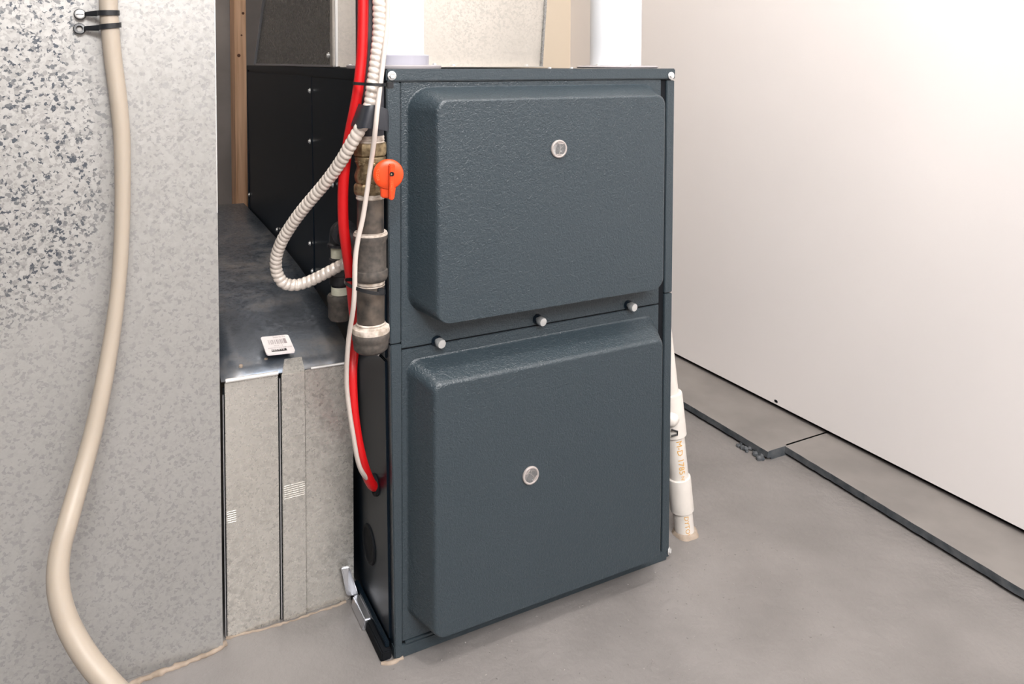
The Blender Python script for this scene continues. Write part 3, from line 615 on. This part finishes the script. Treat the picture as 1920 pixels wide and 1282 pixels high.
# ================================================================== WIDE DUCT
gd = thing('galvanized_duct', (-.6, .38, 0), 'wide spangled galvanized duct standing at the left edge', 'duct')
GX, GY = -.1832, .1225
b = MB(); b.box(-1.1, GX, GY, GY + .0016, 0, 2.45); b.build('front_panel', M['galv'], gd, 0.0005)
MB().box(GX - .0016, GX, GY + .0016, .55, .42, 2.45).build('side_panel', M['galv_fine'], gd)
MB().box(GX - .0016, GX, GY + .0016, BY - .001, 0, .42).build('side_panel', M['galv_fine'], gd)
MB().box(-1.1, -1.0984, GY + .0016, .55, 0, 2.45).build('side_panel', M['galv_fine'], gd)
MB().box(-1.0984, GX - .0016, .5484, .55, 0, 2.45).build('rear_panel', M['galv_fine'], gd)
b = MB(); b.tube([(GX - .0005, GY + .0006, .566), (GX - .0005, GY + .0006, 2.44)], .0008, 10); b.build('corner_hem', M['bright_edge'], gd, smooth=60)

# ================================================================== HOSE
HOSE = [(-.304, .108, 2.4), (-.304, .108, 1.7), (-.304, .108, 1.15)] + [(-0.3013, 0.108, 0.8772), (-0.302, 0.108, 0.8279), (-0.3004, 0.107, 0.7908), (-0.2982, 0.107, 0.7598), (-0.2938, 0.106, 0.7162), (-0.2906, 0.105, 0.6724), (-0.2903, 0.104, 0.6222), (-0.2918, 0.102, 0.5659), (-0.2949, 0.098, 0.5166), (-0.3002, 0.092, 0.4685), (-0.3076, 0.085, 0.4218), (-0.3165, 0.075, 0.3773), (-0.3268, 0.065, 0.3344), (-0.3388, 0.05, 0.2957), (-0.3506, 0.03, 0.2615), (-0.3575, 0.02, 0.2399), (-0.36, 0.01, 0.2176), (-0.3571, 0.0, 0.1942), (-0.3486, -0.01, 0.1693), (-0.3329, -0.025, 0.1427), (-0.3139, -0.04, 0.1197), (-0.2878, -0.055, 0.0908)] + [(-.250, -.075, .058), (-.214, -.105, .024), (-.165, -.150, .0125), (-.105, -.215, .0115), (-.04, -.30, .0115)]
ph = smooth_path(HOSE, .008)
def hr(i, t):
    f = -ph[min(i, len(ph) - 1)].z
    if f <= HR[0][0]: return HR[0][1]
    for (a, ra), (b_, rb) in zip(HR, HR[1:]):
        if f <= b_: return ra + (rb - ra) * (f - a) / (b_ - a)
    return HR[-1][1]
HR = ((-.83, .0100), (-.72, .0096), (-.60, .0086), (-.50, .0082), (-.38, .0094), (-.25, .0106), (-.15, .0114))
tag(MB().tube(ph, hr, 20).build('drain_hose', M['hose'], smooth=70), 'translucent tan vinyl hose hanging down the front of the wide duct', 'hose')
def mount_tie(pe, ph_, pr_, label, is_screwed):
    """eyelet tie: ring at pe, head at ph_, strap over the hose to pr_"""
    root = thing('mounting_tie', pe, label, 'zip tie', 'eyelet ties holding the hose')
    pe, ph_, pr_ = Vector(pe), Vector(ph_), Vector(pr_)
    b = MB(); b.lathe([(.0032, -.0010), (.0062, -.0012), (.0066, .0006), (.0058, .0014), (.0036, .0012), (.0030, -.0010)], pe, (.1, -1, .25), 24, caps=False); b.build('eyelet', M['tie'], root, smooth=40)
    dirv = (ph_ - pe).normalized(); up = Vector((0, 0, 1))
    b = MB(); q0 = pe + dirv * .0055; q1 = Vector((pr_.x - .0205, ph_.y - .001, ph_.z))
    b.hexa([q0 - up * .0024 + Vector((0, .001, 0)), q1 - up * .0034 + Vector((0, .002, 0)), q1 + up * .0034 + Vector((0, .002, 0)), q0 + up * .0024 + Vector((0, .001, 0)),
            q0 - up * .0024 - Vector((0, .001, 0)), q1 - up * .0034 - Vector((0, .0036, 0)), q1 + up * .0034 - Vector((0, .0036, 0)), q0 + up * .0024 - Vector((0, .001, 0))])
    b.build('tie_head', M['tie'], root, 0.0007)
    hx = .0112; mid = Vector((pr_.x - .0100, 0, 0))
    b = MB(); n = 16
    for k in range(n + 1):
        a = PI - PI * k / n
        c = Vector((mid.x + hx * math.cos(a), .1080 - .0112 * math.sin(a), ph_.z + (pr_.z - ph_.z) * k / n))
        nr = Vector((math.cos(a), -math.sin(a), 0))
        for s_, o_ in ((-1, 0), (1, 0), (1, .0010), (-1, .0010)): b.v.append(tuple(c + nr * o_ + up * .0030 * s_))
    b.f += [(k * 4 + j, k * 4 + (j + 1) % 4, (k + 1) * 4 + (j + 1) % 4, (k + 1) * 4 + j) for k in range(n) for j in range(4)] + [(0, 1, 2, 3), tuple(n * 4 + j for j in (3, 2, 1, 0))]
    b.build('strap', M['tie'], root, smooth=30)
    if is_screwed:
        b = MB(); b.lathe([(.0054, 0), (.0056, .0008), (.0046, .0022), (.0020, .0028)], pe + Vector((0, -.001, 0)), (0, -1, .1), 18)
        h_ = b.build('screw_head', M['zinc'], root, smooth=40)
        MB().box(pe.x - .0038, pe.x + .0038, pe.y - .0040, pe.y - .0034, pe.z - .0005, pe.z + .0005).build('screw_slot', M['black'], h_)
mount_tie(*((-0.3313, 0.1185, 0.8108), (-0.316, 0.108, 0.812), (-0.2924, 0.104, 0.8132)), 'black eyelet tie round the hose, upper one fixed by a bright screw', True)
mount_tie(*((-0.3321, 0.1185, 0.7942), (-0.3184, 0.108, 0.7954), (-0.2909, 0.104, 0.7996)), 'black eyelet tie round the hose, lower one with an empty eyelet', False)

# ================================================================== DRAIN PIPE RIGHT OF THE FURNACE
DA = [Vector(p) for p in [(0.5108, 0.04, -0.003), (0.4731, 0.05, 0.3158)]]   # centre line, floor to top
dp = thing('drain_pipe', DA[0], 'white plastic drain pipe with orange print standing at the right of the furnace', 'pipe')
b0, t0 = DA[0], DA[-1]; ax = (t0 - b0).normalized(); Ld = (t0 - b0).length
def at(s): return b0 + ax * s
MB().lathe([(.0158, -.004), (.0158, Ld * .55)], b0, ax, 32).build('pipe', M['pvc_cream'], dp, smooth=50)
MB().lathe([(.0140, Ld * .5), (.0130, Ld + .06)], b0, ax, 32).build('pipe', M['pvc_cream'], dp, smooth=50)
s1, s2, s3, s4 = (0.0431, 0.0992, 0.1688, 0.2375)
MB().lathe([(.0158, s1), (.0188, s1 + .0004), (.0190, s2 - .004), (.0186, s2 - .001), (.0158, s2)], b0, ax, 32).build('coupling', M['pvc_cream'], dp, smooth=40)
MB().lathe([(.0158, s3), (.0196, s3 + .0006), (.0194, s4 - .003), (.0188, s4), (.0135, s4 + .001)], b0, ax, 32).build('tee_fitting', M['pvc_cream'], dp, smooth=40)
pb = at(s3 + (s4 - s3) * .45)
MB().lathe([(.0150, .004), (.0120, .019), (.0090, .027), (.004, .030)], pb, (-.75, -.72, .12), 24).build('tee_branch', M['pvc_cream'], dp, smooth=40)
b = MB(); pk = at(s3 + (s4 - s3) * .18) + Vector((-.012, -.0175, 0)); b.tube([pk + Vector((-.006, 0, .006)), pk + Vector((.004, -.002, .002)), pk + Vector((.004, -.002, -.003)), pk + Vector((-.006, 0, -.004))], .0014, 8); b.build('wire_clip', M['tie'], dp, smooth=50)
fc = (-.28, -1.0, 0)
wrap_text('M-D 1785', .0135, at(s3 - .004), -ax, fc, .0158, .004).build('printed_lettering', M['print'], dp)
wrap_text('NSF-pw', .0080, at(s3 - .062), -ax, fc, .0158, .002).build('printed_lettering', M['print'], dp)
wrap_text('DYTOW13', .0105, at(s1 - .003), -ax, fc, .0158, .004).build('printed_lettering', M['print'], dp)
# sealant ring at the floor
b = MB(); rnd = random.Random(9); n = 40; R_ = [1 + .06 * math.sin(2 * PI * k * 2 / n) + .05 * math.sin(2 * PI * k * 5 / n + 1) + rnd.uniform(-.02, .02) for k in range(n)]
for (r, z) in ((.0145, .0060), (.0178, .0058), (.0200, .0034), (.0222, .0002)):
    for k in range(n): b.v.append((b0.x + .001 + r * R_[k] * math.cos(2 * PI * k / n), b0.y + r * R_[k] * math.sin(2 * PI * k / n), z))
b.f += [(j * n + k, j * n + (k + 1) % n, (j + 1) * n + (k + 1) % n, (j + 1) * n + k) for j in range(3) for k in range(n)]
tag(b.build('floor_sealant', M['caulk'], smooth=60), 'ring of dried sealant round the foot of the drain pipe', 'sealant')

# ================================================================== STUD AND SMALL THINGS
sx0, sx1 = (0.0503, 0.0841)
st = thing('wall_stud', ((sx0 + sx1) / 2, 1.59, 0), 'bare pine stud standing in the gap behind the wide duct', 'stud')
MB().box(sx0, sx1, 1.55, 1.639, 0, 2.45).build('timber', M['wood'], st, 0.002)
for x, z, r in ((.35, 0.7741, .0055), (.75, 0.9009, .0045), (.60, 0.835, .003)):
    b = MB(); b.lathe([(r, 0), (r * .8, .0006), (r * .3, .0008)], (sx0 + (sx1 - sx0) * x, 1.5502, z), (0, -1, 0), 14); b.build('knot', M['knot'], st)
def bead(pts, r, label, seed):
    P = smooth_path(pts, .004); rnd = random.Random(seed); w1 = [rnd.random() for _ in range(len(P) + 1)]
    rr = [r * (.45 + .9 * (w1[i] * .5 + w1[max(0, i - 1)] * .3 + w1[max(0, i - 2)] * .2)) for i in range(len(P))]
    P = [p + Vector((rnd.uniform(-.0012, .0012), rnd.uniform(-.0012, .0012), 0)) for p in P]
    tag(MB().tube(P, lambda i, t: rr[i], 8).build('floor_sealant', M['caulk'], smooth=80), label, 'sealant')
bead([(-0.3281, 0.1041, 0.001), (-0.288, 0.111, 0.001), (-0.2398, 0.1152, 0.001), (-0.1952, 0.1199, 0.001), (-0.18, 0.1275, 0.001)], .0042, 'crusty tan sealant line along the foot of the wide duct', 1)
bead([(-0.1766, 0.1379, 0.0), (-0.1127, 0.132, 0.0), (-0.0553, 0.132, 0.0), (-0.0157, 0.1342, 0.0)], .0020, 'thin broken sealant line along the foot of the boot', 2)
bead([(-0.0102, 0.0013, 0.0), (-0.0016, -0.0022, 0.0), (0.0067, -0.0026, 0.0), (0.0181, -0.0005, 0.0)], .0036, 'lump of tan sealant at the front left foot of the furnace', 3)
# chips of concrete on the floor in front of the furnace: past counting
b = MB(); rnd = random.Random(11)
for i in range(360):
    t = rnd.random(); x = rnd.uniform(-.05, .62); y = -.012 - rnd.random() ** 1.7 * .30
    if x > .46 and rnd.random() < .4: y = rnd.uniform(-.1, .1)
    s = rnd.uniform(.0005, .0012)
    b.lathe([(s, -.0002), (s * 1.1, s * .35), (s * .4, s * .8)], (x, y, 0), (rnd.uniform(-.3, .3), rnd.uniform(-.3, .3), 1), 5, squash=lambda t_, k=rnd.random(): 1 + .4 * math.cos(2 * t_ + 6 * k))
tag(b.build('concrete_chips', M['chip'], smooth=20), 'tiny chips of concrete scattered on the floor before the furnace', 'debris', None, 'stuff')
b = MB(); b.lathe([(.004, .0), (.0036, .0006), (.002, .0008)], (0.9568, 0.2721, 0.0347), (-1, 0, 0), 12, squash=lambda t: 1 + .25 * math.cos(2 * t)); tag(b.build('wall_nail', M['black']), 'dark nail head low on the white wall', 'nail')
